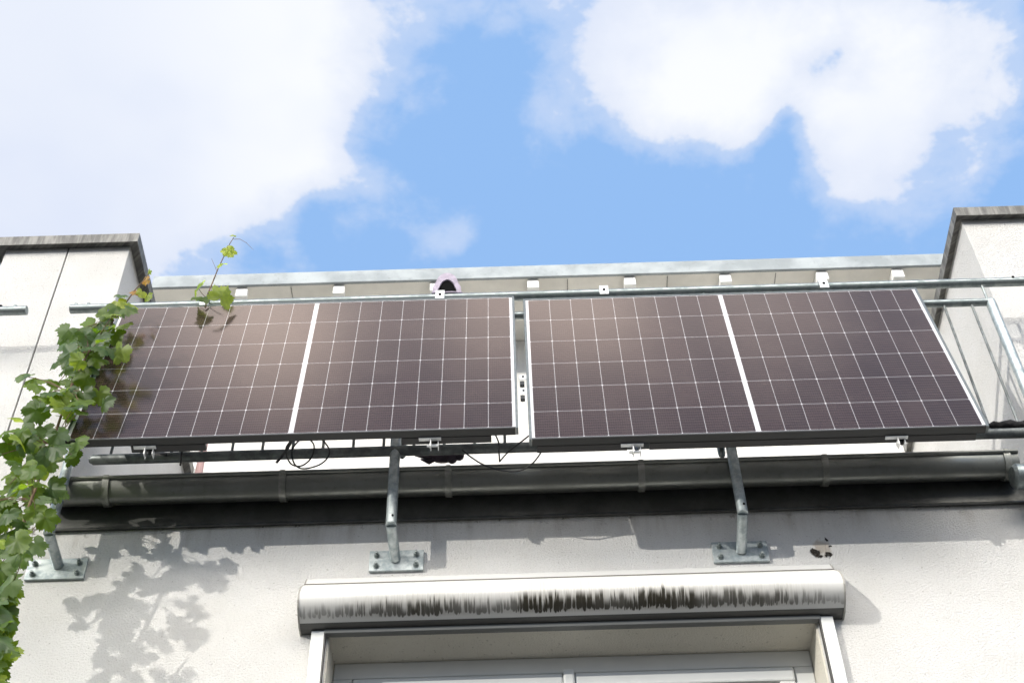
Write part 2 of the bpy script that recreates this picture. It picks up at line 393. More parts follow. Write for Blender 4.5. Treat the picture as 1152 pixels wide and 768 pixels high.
# vine leaf: dull blue-green face, light passes through yellow-green
def leaf_mat():
    m = bpy.data.materials.new('vine_leaf'); m.use_nodes = True; t = m.node_tree; t.nodes.clear(); k = N(t)
    o = k.n('ShaderNodeOutputMaterial'); a = k.n('ShaderNodeVertexColor', layer_name='Col'); g = k.n('ShaderNodeNewGeometry')
    p = g.outputs['Position']
    c = k.mix(k.smooth(k.noise(p, 60, 4, .6), .35, .7, 0, .35), a.outputs[0], (.05, .10, .03, 1))
    under = k.mix(.4, c, (.10, .15, .08, 1)); face = k.mix(g.outputs['Backfacing'], under, c)
    b = k.n('ShaderNodeBsdfPrincipled'); k.l(face, b.inputs['Base Color']); b.inputs['Roughness'].default_value = .48
    tr = k.n('ShaderNodeBsdfTranslucent'); k.l(k.mix(1.0, c, (3.6, 3.3, .9, 1), 'MULTIPLY'), tr.inputs[0])
    mx = k.n('ShaderNodeMixShader'); mx.inputs[0].default_value = .45
    k.l(b.outputs[0], mx.inputs[1]); k.l(tr.outputs[0], mx.inputs[2]); k.l(mx.outputs[0], o.inputs[0])
    return m
M['leaf'] = leaf_mat()
M['stem'] = plain('vine_stem', (.19, .12, .07), .8, 0, .4, 40)
def glass_mat():
    m, k, b = mat('window_glass'); b.inputs['Base Color'].default_value = (.02, .023, .024, 1)
    b.inputs['Roughness'].default_value = .03; b.inputs['Coat Weight'].default_value = .6; return m
M['pane'] = glass_mat()
def foam_mat():
    m, k, b = mat('black_foam'); p = pos(k); b.inputs['Base Color'].default_value = (.008, .008, .009, 1); b.inputs['Roughness'].default_value = .9
    bump(k, b, k.noise(p, 70, 4, .6), .8, .01); return m
M['foam'] = foam_mat()

# ------------------------------------------------------------------ the setting
YW = 4.40                                   # plane of the facade
Z = lambda h: h + EYE                       # heights below are measured from the eye
gnd = MB(); i = gnd.add((-400, -400, 0), (400, -400, 0), (400, 400, 0), (-400, 400, 0)); gnd.face((i, i+1, i+2, i+3))
g = obj('ground', gnd, M['paving'], fix=False); g['kind'] = 'structure'

XL, XR = -1.850, 2.214                      # inner faces of the two piers
JL = -2.150                                 # joint between the two houses
OX0, OX1, OZT, OZB = -.708, 1.088, 3.448, 2.05    # window opening
ZF = 4.06                                   # top of the facade under the flashing
b = thing('apartment_building', 'white rough-rendered house with a roof terrace between two tall piers', 'building', (0, YW, 0))
f = MB()
f.box(JL+.004, OX0, YW, YW+.32, 0, Z(ZF)); f.box(OX1, 6.5, YW, YW+.32, 0, Z(ZF))
f.box(OX0, OX1, YW, YW+.32, Z(OZT), Z(ZF)); f.box(OX0, OX1, YW, YW+.32, 0, Z(OZB))
obj('facade', f, M['render'], b)
# reveal lining: soffit and jambs of the opening
f = MB(); f.box(OX0, OX1, YW+.003, YW+.24, Z(OZT)-.006, Z(OZT)+.002)
f.box(OX0-.002, OX0+.006, YW+.003, YW+.24, Z(OZB), Z(OZT)-.007); f.box(OX1-.006, OX1+.002, YW+.003, YW+.24, Z(OZB), Z(OZT)-.007)
obj('window_reveal', f, M['reveal'], b)
f = MB().box(JL+.004, XL, YW, 6.0, Z(ZF)+.0005, Z(5.84)); f.v = f.v; obj('pier', f, M['pier'], b)
f = MB().box(XR, XR+.62, YW, 6.0, Z(ZF)+.0005, Z(5.86)); obj('pier', f, M['pier'], b)
def coping(x0, x1, y0, y1, zb, zt):
    f = MB(); f.box(x0, x1, y0, y1, zt-.006, zt)
    f.box(x0, x1, y0, y0+.004, zb, zt-.006); f.box(x0, x0+.004, y0+.004, y1, zb, zt-.006); f.box(x1-.004, x1, y0+.004, y1, zb, zt-.006)
    f.box(x0+.004, x1-.004, y0+.004, y1, zb+.016, zb+.026)
    return f
obj('coping', coping(-2.50, XL+.045, YW-.042, 6.05, Z(5.826), Z(5.892)), M['coping'], b)
obj('coping', coping(XR-.034, XR+.66, YW-.042, 6.05, Z(5.842), Z(5.908)), M['coping'], b)
f = MB().box(XL, XR, YW+.32, 6.0, Z(4.02), Z(4.10)); f.box(XL, XR, YW, YW+.32, Z(ZF), Z(4.10)); obj('terrace_floor', f, M['terrace'], b)
YB = 6.0
YE = 5.50
zs = at(640, 309.5, YE).z; zt = at(640, 297.5, YE).z
f = MB().box(-2.9, 3.4, YB, YB+.3, Z(3.9), zs-.003); obj('terrace_wall', f, M['backwall'], b)
rf = obj('roof_slab', MB().box(-2.12, 3.4, YE+.02, 8.5, zs+.004, zt-.01), M['board'], b)
e = MB(); e.prism([(YE, zs-.002), (YE, zt), (YE+.05, zt+.012), (YE+.05, zt-.003), (YE+.018, zt-.006), (YE+.018, zs-.002)], -2.12, 3.4, smooth=False)
obj('roof_edge', e, M['roofmetal'], rf)
for k_, px in enumerate((113, 272, 381, 490, 600, 710, 819, 930, 1017)):
    x = at(px, 326, YE+.02).x; h = MB()
    h.box(x-.034, x+.034, YE+.021, YE+.05, zs-.078, zs-.014); h.box(x-.030, x+.030, YE+.024, YE+.05, zs-.014, zs+.004)
    h.box(x-.034, x-.012, YE+.05, YE+.16, zs-.078, zs-.0)
    obj('rafter_bracket', h, M['whitepaint'], rf, bevel=.002)
for px in (325, 640, 755, 880):
    x = at(px, 330, YE).x; obj('board_joint', MB().box(x-.002, x+.002, YE+.03, YB, zs+.0, zs+.0035), M['coping'], rf)
# dark flashing between facade and gutter
f = MB(); f.prism([(YW-.012, Z(3.997)), (YW-.012, Z(4.20)), (YW-.002, Z(4.20)), (YW-.002, Z(4.005)), (YW-.002, Z(3.985)), (YW-.017, Z(3.980)), (YW-.019, Z(3.984))], XL+.002, XR-.002, smooth=False)
obj('flashing', f, M['fascia'], b)

# window in the opening
YG = YW + .168
wf = MB(); FW = .072
wf.box(OX0+.007, OX1-.007, YG, YG+.07, Z(OZT)-.007-FW, Z(OZT)-.007); wf.box(OX0+.007, OX0+.007+FW, YG, YG+.07, Z(OZB), Z(OZT)-.008-FW)
wf.box(OX1-.007-FW, OX1-.007, YG, YG+.07, Z(OZB), Z(OZT)-.008-FW); wf.box(OX0+.08, OX1-.08, YG, YG+.07, Z(OZB), Z(OZB)+.07)
win = obj('window', wf, M['pvc'], b, bevel=.006)
XM = at(640, 762, YG).x
for x0, x1 in ((OX0+.082, XM-.022), (XM+.022, OX1-.082)):
    s = MB(); zt_, zb_ = Z(OZT)-.087, Z(OZB)+.074; t_ = .062
    s.box(x0, x1, YG-.012, YG+.05, zt_-t_, zt_); s.box(x0, x1, YG-.012, YG+.05, zb_, zb_+t_)
    s.box(x0, x0+t_, YG-.012, YG+.05, zb_+t_, zt_-t_); s.box(x1-t_, x1, YG-.012, YG+.05, zb_+t_, zt_-t_)
    obj('sash', s, M['pvc'], win, bevel=.008)
    obj('pane', MB().box(x0+t_-.004, x1-t_+.004, YG+.012, YG+.03, zb_+t_-.004, zt_-t_+.004), M['pane'], win)
obj('mullion', MB().box(XM-.021, XM+.021, YG-.022, YG+.05, Z(OZB)+.074, Z(OZT)-.076), M['pvc'], win, bevel=.008)
obj('dark_room_sheet', MB().box(OX0+.01, OX1-.01, YG+.16, YG+.17, Z(OZB), Z(OZT)-.01), M['dark'], win)  # near-black sheet standing in for the dark of the room

# neighbour to the left: its half of the pier and its facade
nb = thing('neighbouring_house', 'white rendered house wall left of the thin vertical joint', 'building', (-4, YW, 0))
obj('facade', MB().box(-8, JL-.004, YW, YW+.32, 0, Z(ZF)), M['render'], nb)
obj('pier', MB().box(-2.455, JL-.004, YW, 6.0, Z(ZF)+.0005, Z(5.84)), M['pier'], nb)
obj('joint_seal', MB().box(JL-.004, JL+.004, YW+.012, YW+.3, 0, Z(5.84)), M['dark'], nb)

# ------------------------------------------------------------------ gutter
gt = thing('roof_gutter', 'long dark half-round zinc gutter under the solar panels', 'gutter', (XL, 4.33, Z(4.1)))
YC, ZC, RY, RZ = 4.327, Z(4.148), .057, .078
prof = [(YC-RY*math.cos(a), ZC-RZ*math.sin(a)) for a in [math.pi*j/18 for j in range(19)]]
inner = [(YC-(RY-.002)*math.cos(a), ZC-(RZ-.002)*math.sin(a)) for a in [math.pi*j/18 for j in range(19)]][::-1]
f = MB().prism(prof+inner, XL+.003, XR-.22)
obj('trough', f, M['zinc_dark'], gt)
f = MB().tube([(XL+.003, YC-RY-.004, ZC+.001), (XR-.22, YC-RY-.004, ZC+.001)], .0085, 10); obj('rolled_rim', f, M['zinc_dark'], gt)
for px, py in ((118, 545), (317, 540), (504, 537), (722, 530), (930, 526), (1136, 520)):
    x = at(px, py, YC-RY).x; h = MB()
    p2 = [(YC-(RY+.007)*math.cos(a), ZC-(RZ+.007)*math.sin(a)) for a in [math.pi*j/18 for j in range(19)]]
    p3 = [(YC-(RY+.0005)*math.cos(a), ZC-(RZ+.0005)*math.sin(a)) for a in [math.pi*j/18 for j in range(19)]][::-1]
    h.prism(p2+p3, x-.013, x+.013)
    h.tube([(x-.010, YC-RY-.004, ZC+.001), (x+.010, YC-RY-.004, ZC+.001)], .0115, 10)
    obj('joint_sleeve', h, M['sleeve'], gt)
h = MB(); x0 = at(1141, 530, 4.24).x; c = at(1141, 531, 4.25)
h.tube([(x0, 4.275, c.z), (x0+.012, 4.275, c.z), (x0+.12, 4.275, c.z-.005), (x0+.22, 4.28, c.z-.03), (x0+.28, 4.29, c.z-.10), (x0+.29, 4.31, c.z-.5), (x0+.29, 4.33, 0.02)], [.040, .052, .052, .052, .052, .052, .052], 16)
obj('downpipe', h, M['galv'], gt)

# ------------------------------------------------------------------ railing
YR = 4.235; RP = .0212
rl = thing('balcony_railing', 'galvanised pipe railing of the terrace carrying both solar panels', 'railing', (0.2, YR, Z(3.85)))
zh = at(640, 331.5, YR).z; zsub = at(1070, 341, YR).z; zbot = at(590, 503, YR).z
xh0 = at(79, 349, YR).x
f = MB().tube([(xh0, YR, zh), (3.3, YR, zh)], RP, 16); hr = obj('handrail', f, M['galv'], rl)
for px, py in ((86, 342), (100, 341)):
    c = at(px, py, YR); obj('screw', MB().tube([(c.x, YR, zh+.016), (c.x, YR, zh+.034)], [.007, .009], 8), M['galv'], hr)
obj('end_plug', MB().tube([(xh0-.0015, YR, zh), (xh0+.003, YR, zh)], .0185, 14), M['blackplastic'], hr)
c = at(1141, 315, YR-RP); obj('screw', MB().tube([(c.x, YR-RP-.003, zh+.008), (c.x, YR-RP+.004, zh+.008)], .006, 8), M['dark'], hr)
xe = at(1112, 334, YR).x
obj('top_bar', MB().tube([(-1.74, YR, zsub), (xe, YR, zsub)], .0178, 14), M['galv'], rl)
obj('bottom_bar', MB().tube([(-1.70, YR, zbot), (-1.685, YR, zbot), (3.3, YR, zbot)], [.012, RP, RP], 16), M['galv_shaded'], rl)
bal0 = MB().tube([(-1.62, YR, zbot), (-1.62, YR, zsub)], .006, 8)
pb_ = obj('baluster', bal0, M['galv_shaded'], rl, org=(-1.62, YR, zbot))
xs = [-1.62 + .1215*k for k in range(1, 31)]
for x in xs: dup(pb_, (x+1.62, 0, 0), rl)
r0 = obj('riser_rod', MB().tube([(-1.70, YR, zsub), (-1.70, YR, zh)], .006, 8), M['galv'], rl, org=(-1.70, YR, zsub))
for x in (-.45, .86, at(1108, 330, YR).x): dup(r0, (x+1.70, 0, 0), rl)
# posts: plate on the facade, stub out, pipe up
def post(foot, elbow, top, plate, full=True):
    fx = at(*foot, YW-.008); el = at(*elbow, YR)
    pth = [Vector((fx.x, YW-.012, fx.z)), el + Vector((0, 0.010, -.004)), el + Vector((0, 0, .012)), Vector((el.x, YR, top))]
    mb = MB().tube([pth[0], pth[1]], RP*.96, 16); mb.tube([el+Vector((0, .002, -.008)), pth[3]], RP, 16)
    o = obj('post', mb, M['galv_light'], rl)
    (ax, ay), (bx, by) = plate
    a = at(ax, ay, YW-.012); bb = at(bx, by, YW-.012); zz = (a.z+bb.z)/2
    hw = (bb.x-a.x)/2; cx_ = (a.x+bb.x)/2; hh = .050
    obj('base_plate', MB().box(cx_-hw, cx_+hw, YW-.013, YW-.001, zz-hh, zz+hh), M['galv_light'], o, bevel=.0015)
    for sx in (-1, 1):
        for sz in (-1, 1):
            x, z_ = cx_+sx*(hw-.028), zz+sz*(hh-.024); q = MB()
            q.tube([(x, YW-.013, z_), (x, YW-.016, z_)], .0125, 14); q.tube([(x, YW-.016, z_), (x, YW-.026, z_)], .0095, 6); q.tube([(x, YW-.026, z_), (x, YW-.036, z_)], .0055, 10)
            obj('bolt', q, M['galv'], o)
    hz = el.z + .022
    obj('bolt_hole', MB().tube([(el.x+.006, YR-RP-.0006, hz), (el.x+.006, YR-RP+.004, hz)], .0045, 10), M['dark'], o)
    return o, el
post((66, 637), (55, 598), zsub, ((30, 640), (96.5, 639)))
p1, e1 = post((445, 630), (440, 588), zsub, ((415.5, 630), (476.5, 630)))
p2, e2 = post((834, 621), (835.5, 575), zsub, ((801.5, 620), (864.5, 620)))
# end post at the right pier
o = MB().tube([(xe, YR, zsub-.004), (xe, YR, Z(3.9))], RP*1.05, 16); o.ball((xe, YR, zsub-.002), RP*1.06, RP*1.06, RP*1.06)
o.tube([(xe, YR, Z(3.9)), (xe, YW-.004, Z(3.85))], RP, 14)
obj('post', o, M['galv_light'], rl)
# inner sleeves hanging beside two posts
for px, py in ((452.5, 511), (812, 510)):
    c = at(px, py, YR+.045); q = MB().tube([(c.x, YR+.045, zsub), (c.x, YR+.045, c.z+.004), (c.x, YR+.045, c.z-.012), (c.x, YR+.045, c.z-.02)], [.016, .016, .013, .006], 14)
    obj('sleeve', q, M['galv'], rl)

nr = thing('neighbour_railing', 'short galvanised handrail end on the wall left of the joint', 'railing', (-2.6, YR, zh))
xn = at(30, 350, YR).x
n_ = MB().tube([(-4.5, YR, zh), (xn, YR, zh)], RP, 16); q = obj('handrail', n_, M['galv'], nr)
c = at(17, 345, YR); obj('screw', MB().tube([(c.x, YR, zh+.016), (c.x, YR, zh+.034)], [.007, .010], 8), M['galv'], q)
c = at(2, 345, YR); obj('screw', MB().tube([(c.x, YR-.01, zh+.018), (c.x, YR-.01, zh+.026)], .007, 8), M['dark'], q)
obj('post', MB().tube([(-3.4, YR, zh), (-3.4, YR, Z(3.85)), (-3.4, YW-.002, Z(3.82))], RP, 14), M['galv_light'], nr)

# black foam tube lying along the bottom bar by the right pier
x0 = at(1114, 477, YR-.03).x; c = at(1130, 476.5, YR-.01)
pts = []; rad = []
n = 60
for k in range(n+1):
    x = x0 + (3.2-x0)*k/n
    pts.append((x, YR-.01+.003*math.sin(k*1.3), zbot+RP+.016+.0025*math.sin(k*2.1)))
    rad.append((.006 if k == 0 else .017) + (.0016*math.sin(k*1.9)))
tag(obj('foam_tube', MB().tube(pts, rad, 12), M['foam']), 'lumpy black foam tube lying on the bottom bar beside the right pier', 'tube')

# ------------------------------------------------------------------ solar panels
def solar_panel(o, wd, ht, tilt, label, clips, clamps, bars, sides=()):
    o = Vector(o); eu = Vector((1, 0, 0)); ev = Vector((0, math.sin(tilt), math.cos(tilt))); en = Vector((0, -math.cos(tilt), math.sin(tilt)))
    T = thing('solar_panel', label, 'solar panel', o, 'solar panels on the terrace railing')
    D = .032; lip = .010
    P = lambda u, v, d: o + eu*u + ev*v + en*d      # d = 0 front face, negative behind
    fr = MB()
    fr.obox(P(0, 0, -D), eu*lip, ev*ht, en*D); fr.obox(P(wd-lip, 0, -D), eu*lip, ev*ht, en*D)
    fr.obox(P(lip, ht-lip, -D), eu*(wd-2*lip), ev*lip, en*D)
    obj('frame', fr, M['frame'], T, bevel=.0012)
    fb = MB(); fb.obox(P(lip+.0005, 0, -D), eu*(wd-2*lip-.001), ev*lip*.9, en*(D-.0005))
    fb.obox(P(lip+.0005, .0, -D-.0015), eu*(wd-2*lip-.001), ev*.030, en*.0015)
    obj('bottom_rail', fb, M['frame_dark'], T, bevel=.001)
    g = MB(); i = g.add(P(lip, lip*.9, -.0025), P(wd-lip, lip*.9, -.0025), P(wd-lip, ht-lip, -.0025), P(lip, ht-lip, -.0025))
    g.face((i, i+1, i+2, i+3), uv=((lip, lip), (wd-lip, lip), (wd-lip, ht-lip), (lip, ht-lip)))
    i = g.add(P(lip, lip, -.008), P(wd-lip, lip, -.008), P(wd-lip, ht-lip, -.008), P(lip, ht-lip, -.008)); g.face((i+3, i+2, i+1, i), uv=((0, 0), (0.004, 0), (0.004, .004), (0, .004)))
    obj('laminate', g, cells_mat(wd, ht), T, fix=False)
    for px in clips:                          # aluminium hooks over the handrail
        x = at(px, 333, YR-RP).x; q = MB(); w_ = .020
        q.obox((x-w_, YR-RP-.012, zh-.040), (2*w_, 0, 0), (0, .004, 0), (0, .007, .062)); q.obox((x-w_, YR-RP-.006, zh+.0215), (2*w_, 0, 0), (0, .052, 0), (0, 0, .004))
        q.obox((x-w_, YR+RP+.001, zh-.02), (2*w_, 0, 0), (0, .004, 0), (0, 0, .042))
        h_ = obj('hook', q, M['alu'], T, bevel=.001)
        obj('screw', MB().tube([(x, YR-RP-.0125, zh-.008), (x, YR-RP-.004, zh-.008)], .0065, 8), M['dark'], h_)
    for px, flip in clamps:                   # small angle brackets under the lower edge
        q = MB(); c = at(px, 500, o.y+.05); x = c.x; yb = o.y + .034; zb = o.z - .012
        q.obox((x-.05, yb-.004, zb), (.085, 0, 0), (0, .016, 0), (0, 0, .003)); q.obox((x-.006, yb-.002, zb-.038), (.003, 0, 0), (0, .030, 0), (0, 0, .034))
        q.obox((x+.022, yb+.01, zb-.026), (.003, 0, 0), (0, .03, 0), (0, 0, .026)); q.tube([(x-.02*flip, yb+.02, zb-.018), (x+.026, yb+.02, zb-.018)], .006, 8)
        q.tube([(x-.003, yb+.02, zb-.018), (x-.0095, yb+.02, zb-.018)], .011, 6)
        h_ = obj('clamp', q, M['alu'], T)
        s_ = MB(); s_.tube([(x+.012, yb+.02, zb-.014), (x+.012, YR-RP, max(zbot, zb-.014))], .008, 8); obj('stay', s_, M['blackplastic'], h_)
    for pa, pb2, back, up, hgt in bars:       # dark mounting profiles behind the lower edge
        a = at(pa, 500, o.y+.06).x; c = at(pb2, 500, o.y+.06).x
        obj('mounting_bar', MB().obox(P(a-o.x, up, -D-back-.03), eu*(c-a), ev*hgt, en*.03), M['blackplastic'], T, bevel=.001)
    for px, py in sides:
        v_ = (at(px, py, o.y+.1).z-o.z)/ev.z; q = MB()
        q.obox(P(-.030, v_, -.012), eu*.031, ev*.032, en*.003); h_ = obj('side_clamp', q, M['alu'], T, bevel=.001)
        c = P(-.014, v_+.017, -.009)
        q = MB().tube([c, c+en*.0045], .0045, 8); q.obox(P(-.027, v_-.030, -.030), eu*.018, ev*.026, en*.014); q.tube([P(-.018, v_-.045, -.02), P(-.018, v_, -.02)], .003, 6)
        obj('screw', q, M['frame_dark'], h_)
    return T
TILT = R(11)
solar_panel((-1.723, 3.981, Z(4.073)), 1.738, 1.058, TILT, 'left dark solar panel with vine leaves over its left edge', (232, 495), ((167, -1), (486, 1)),
            ((150, 233, .004, .002, .02), (452, 553, .004, .002, .022)))
solar_panel((.054, 3.972, Z(4.000)), 1.734, 1.109, TILT, 'right dark solar panel hung next to the right pier', (680, 930), ((713, 1), (1012, -1)),
            ((604, 705, .004, .002, .02), (730, 1100, .004, .002, .018)), ((590, 427), (590, 447)))

# ------------------------------------------------------------------ roller shutter
rs = thing('roller_shutter', 'white roller shutter box streaked with black algae above the window', 'roller shutter', (.19, YW, Z(3.45)))
zb0 = Z(3.446); ztp = at(343, 645, YW-.02).z - .012
H = ztp - zb0
prof = [(0, H), (.028, H-.045), (.0315, H-.0505), (.0285, H-.0530)]
arc = [(.0285, H-.0530), (.066, H-.087), (.098, H-.120), (.120, H-.152), (.132, H-.182), (.130, H-.208), (.115, H-.232), (.090, H-.251), (.060, H-.262)]
sc = (H-.0)/(.268)
arc = [(d, H-(H-z)*sc) for d, z in arc]; prof = [(d, H-(H-z)*sc) for d, z in prof]
prof = prof + arc[1:]
lens = [0]
for p, q in zip(prof, prof[1:]): lens.append(lens[-1]+math.hypot(q[0]-p[0], q[1]-p[1]))
L0, L1 = lens[3], lens[-1]
prof_w = [(YW-.0015-d, zb0+z) for d, z in prof] + [(YW-.0015-.052, zb0+.001), (YW-.0015, zb0+.0)]
xa, xb = at(343.5, 645, YW-.03).x, at(936.5, 632, YW-.03).x
M['shutter'] = shutter_mat(L0, L1)
obj('box', MB().prism(prof_w, xa+.006, xb-.006, smooth=True), M['shutter'], rs)
cap = [(YW-.0012-d*1.02, zb0+H/2+(z-H/2)*1.012) for d, z in prof] + [(YW-.0012-.05, zb0-.004), (YW-.0012, zb0-.004)]
M['cap'] = plain('end_cap_grey', (.36, .35, .32), .5)
obj('end_cap', MB().prism(cap, xa, xa+.0055, smooth=False), M['cap'], rs); obj('end_cap', MB().prism(cap, xb-.0055, xb, smooth=False), M['cap'], rs)
M['slatgrey'] = plain('grey_slat', (.16, .165, .16), .5)
obj('bottom_slat', MB().box(OX0-.01, OX1+.01, YW-.034, YW-.006, zb0-.020, zb0-.001), M['slatgrey'], rs, bevel=.003)
for xi, sg in ((OX0-.004, -1), (OX1+.004, 1)):
    q = MB(); x0, x1 = sorted((xi, xi+sg*.052)); q.box(x0, x1, YW-.030, YW-.001, Z(OZB)-.02, zb0-.0045)
    gr_ = obj('guide_rail', q, M['pvc'], rs, bevel=.002)
    xk = xi - sg*.001; x0, x1 = sorted((xk, xk+sg*.006)); obj('rail_brush', MB().box(x0, x1, YW-.0312, YW-.012, Z(OZB)-.018, zb0-.006), M['blackplastic'], gr_)

# ------------------------------------------------------------------ cables
def cable(label, pts, r=.0032):
    P = [at(x, y, Y) for x, y, Y in pts]; out = []
    for k in range(len(P)-1):
        p0, p1, p2, p3 = P[max(k-1, 0)], P[k], P[k+1], P[min(k+2, len(P)-1)]
        for t in [j/6 for j in range(6)]:
            out.append(.5*((2*p1)+(p2-p0)*t+(2*p0-5*p1+4*p2-p3)*t*t+(3*p1-p0-3*p2+p3)*t**3))
    out.append(P[-1])
    tag(obj('cable', MB().tube(out, r, 8), M['cablerubber']), label, 'cable', 'black cables under the panels')
cable('coiled black cable looping under the middle of the left panel', ((335, 488, 4.06), (322, 503, 4.10), (326, 520, 4.16), (338, 524, 4.17), (350, 515, 4.15), (353, 500, 4.12), (342, 492, 4.08), (329, 505, 4.1), (331, 521, 4.13), (342, 527, 4.15), (362, 521, 4.16), (371, 508, 4.14), (362, 494, 4.08), (350, 489, 4.06)))
cable('short black cable tail with plug left of the coiled cable', ((330, 490, 4.06), (326, 500, 4.10), (318, 512, 4.16), (311, 520, 4.17)), .0055)
cable('long black cable sagging in front of the gutter below the panel gap', ((520, 506, 4.12), (530, 514, 4.13), (545, 523, 4.14), (565, 529, 4.14), (585, 529, 4.13), (600, 520, 4.11), (611, 505, 4.07), (618, 494, 4.05)))
cable('thin black cable hanging straight down left of the panel gap', ((557, 488, 4.08), (561, 498, 4.10), (561.5, 510, 4.16), (562, 519, 4.17)))
cable('thin black cable slanting up into the right panel corner', ((562, 519, 4.172), (572, 508, 4.17), (586, 497, 4.10), (600, 486, 4.04)))
cable('black cable stub hanging near the left end of the left panel', ((206, 500, 4.18), (204, 512, 4.21), (203, 523, 4.21)), .004)

# ------------------------------------------------------------------ small objects on the railing
# pale lavender hood with a dark arched opening, standing on the handrail
c = at(503, 326, YR+.02); ztop = at(503, 313, YR+.02).z; zb = zh + RP - .004
T = thing('hood', 'small pale lavender hood with a dark arched opening on the handrail', 'hood', (c.x, YR+.02, zb))
hw = .056; hh = ztop - zb
q = MB(); n = 16
outer = []; 
for k in range(n+1):
    a = math.pi*k/n; outer.append((-hw*math.cos(a)*(1.15 if k < 2 or k > n-2 else 1), hh*(math.sin(a)**.7)))
inn = [(x*.66+.002, z*.66) for x, z in outer]
fo = q.add(*[(c.x+x, YR-.012, zb+z) for x, z in outer]); fi = q.add(*[(c.x+x, YR-.014, zb+z) for x, z in inn])
bo = q.add(*[(c.x+x*.9+.012, YR+.075, zb+z*.86) for x, z in outer]); bi = q.add(*[(c.x+x, YR+.06, zb+z*.9) for x, z in inn])
for k in range(n):
    q.face((fo+k, fo+k+1, fi+k+1, fi+k), smooth=True); q.face((fo+k, bo+k, bo+k+1, fo+k+1), smooth=True); q.face((fi+k, fi+k+1, bi+k+1, bi+k), smooth=True)
q.face([bo+k for k in range(n+1)])
obj('shell', q, M['lavender'], T, fix=True)
q = MB(); i = q.add(*[(c.x+x*.985, YR-.006, zb+z*.985) for x, z in inn]); q.face([i+k for k in range(n+1)])
j = q.add(*[(c.x+x*.985, YR+.05, zb+z*.985) for x, z in inn]); q.face([j+k for k in range(n+1)][::-1])
for k in range(n): q.face((i+k, i+k+1, j+k+1, j+k))
obj('opening', q, M['dark'], T)
obj('rim', MB().tube([(c.x-.066, YR-.016, zb+.004), (c.x-.03, YR-.018, zb+.001), (c.x+.03, YR-.018, zb+.001), (c.x+.07, YR-.010, zb+.006)], .0055, 8), M['lavender'], T)

# dark mauve lump caught between bottom bar and gutter
c = at(498, 514.5, 4.30)
T = thing('ornament', 'dark mauve plastic ornament with two pointed wings behind the bottom bar', 'ornament', (c.x, 4.285, c.z-.02))
q = MB().ball(c+Vector((.0, 0, .005)), .050, .03, .026, 14, 9); q.ball(c+Vector((.066, -.004, .004)), .022, .02, .022); q.ball(c+Vector((.038, 0, -.006)), .022, .022, .024)
obj('body', q, M['mauve'], T)
q = MB().tube([c+Vector((-.03, 0, .010)), c+Vector((-.072, -.008, .004)), c+Vector((-.112, -.004, .012))], [.018, .013, .003], 10)
q.tube([c+Vector((-.03, 0, .0)), c+Vector((-.055, .008, -.014)), c+Vector((-.09, .012, .006))], [.014, .010, .003], 10); obj('wing', q, M['mauve'], T)
c = at(227, 514, 4.9)
tag(obj('marker_post', MB().tube([(c.x, 4.9, Z(4.11)), (c.x, 4.9, c.z-.05), (c.x, 4.9, c.z+.1)], .018, 12), M['pink']), 'faded pink post standing on the terrace behind the gutter', 'post')

# ------------------------------------------------------------------ grapevine
def leaf(mb, c, nrm, up, size, col, fold=.25, curl=.3):
    nrm = Vector(nrm).normalized(); up = Vector(up); up = (up - nrm*up.dot(nrm)).normalized(); rt = up.cross(nrm)
    # half outline from tip to stalk sinus, (angle from tip in degrees, radius)
    half = [(0, 1.0), (6, .89), (11, .95), (16, .83), (22, .87), (28, .72), (33, .68), (38, .80), (43, .77), (48, .94), (54, .83), (60, .88), (67, .76), (74, .78), (82, .64),
            (90, .66), (97, .78), (104, .72), (112, .80), (121, .68), (131, .70), (142, .58), (153, .56), (163, .40), (172, .14)]
    jit = random.Random(random.random()); ph = jit.uniform(0, 6)
    outl = [(a, r*jit.uniform(.93, 1.07)) for a, r in half] + [(-a, r*jit.uniform(.93, 1.07)) for a, r in half[::-1][:-1]]
    def pt(a, r):
        x, y = r*math.sin(R(a)), r*math.cos(R(a))
        z = -fold*abs(x)*.6 + curl*(-.35*r*r) + .08*math.sin(3*x+2*y+ph) + .05*math.sin(6*y-4*x+2*ph)
        z += .035*math.cos(R(a)*5)*r
        return c + (rt*x + up*(y) + nrm*z)*size
    ce = mb.add(c); n = len(outl)
    r1 = mb.add(*[pt(a, r*.55) for a, r in outl]); r2 = mb.add(*[pt(a, r) for a, r in outl])
    vein = tuple(min(1, q*1.5+.02) for q in col[:3]) + (1,)
    for k in range(n):
        j = (k+1) % n
        cc = vein if outl[k][0] in (0, 48, -48, 97, -97) else col
        mb.face((ce, r1+k, r1+j), smooth=True, col=col); mb.face((r1+k, r2+k, r2+j, r1+j), smooth=True, col=col)
def leafcol(kind=0):
    t = random.random()
    if kind == 0:
        base = Vector((.030, .066, .008)).lerp(Vector((.100, .155, .016)), t)
        if random.random() < .28: base = Vector((.075, .12, .055))
        if random.random() < .12: base = Vector((.17, .23, .045))
    elif kind == 1: base = Vector((.16, .24, .035)).lerp(Vector((.26, .30, .05)), t)
    else: base = Vector((.34, .16, .05)).lerp(Vector((.30, .20, .06)), t)
    return (base.x, base.y, base.z, 1)
vine = thing('grapevine', 'leafy green grapevine climbing past the left end of the left panel', 'vine', (-2.45, 4.12, 0))
stem_px = [(-60, 860, 4.12), (-20, 770, 4.10), (2, 690, 4.06), (16, 620, 4.03), (36, 560, 4.00), (58, 500, 3.98), (78, 440, 3.97), (100, 395, 3.98), (128, 360, 4.03)]
SP = [at(*q) for q in stem_px]
low = [Vector((SP[0].x+.02, 4.14, 0.0)), Vector((SP[0].x-.05, 4.15, 1.2)), Vector((SP[0].x, 4.12, 2.6))]
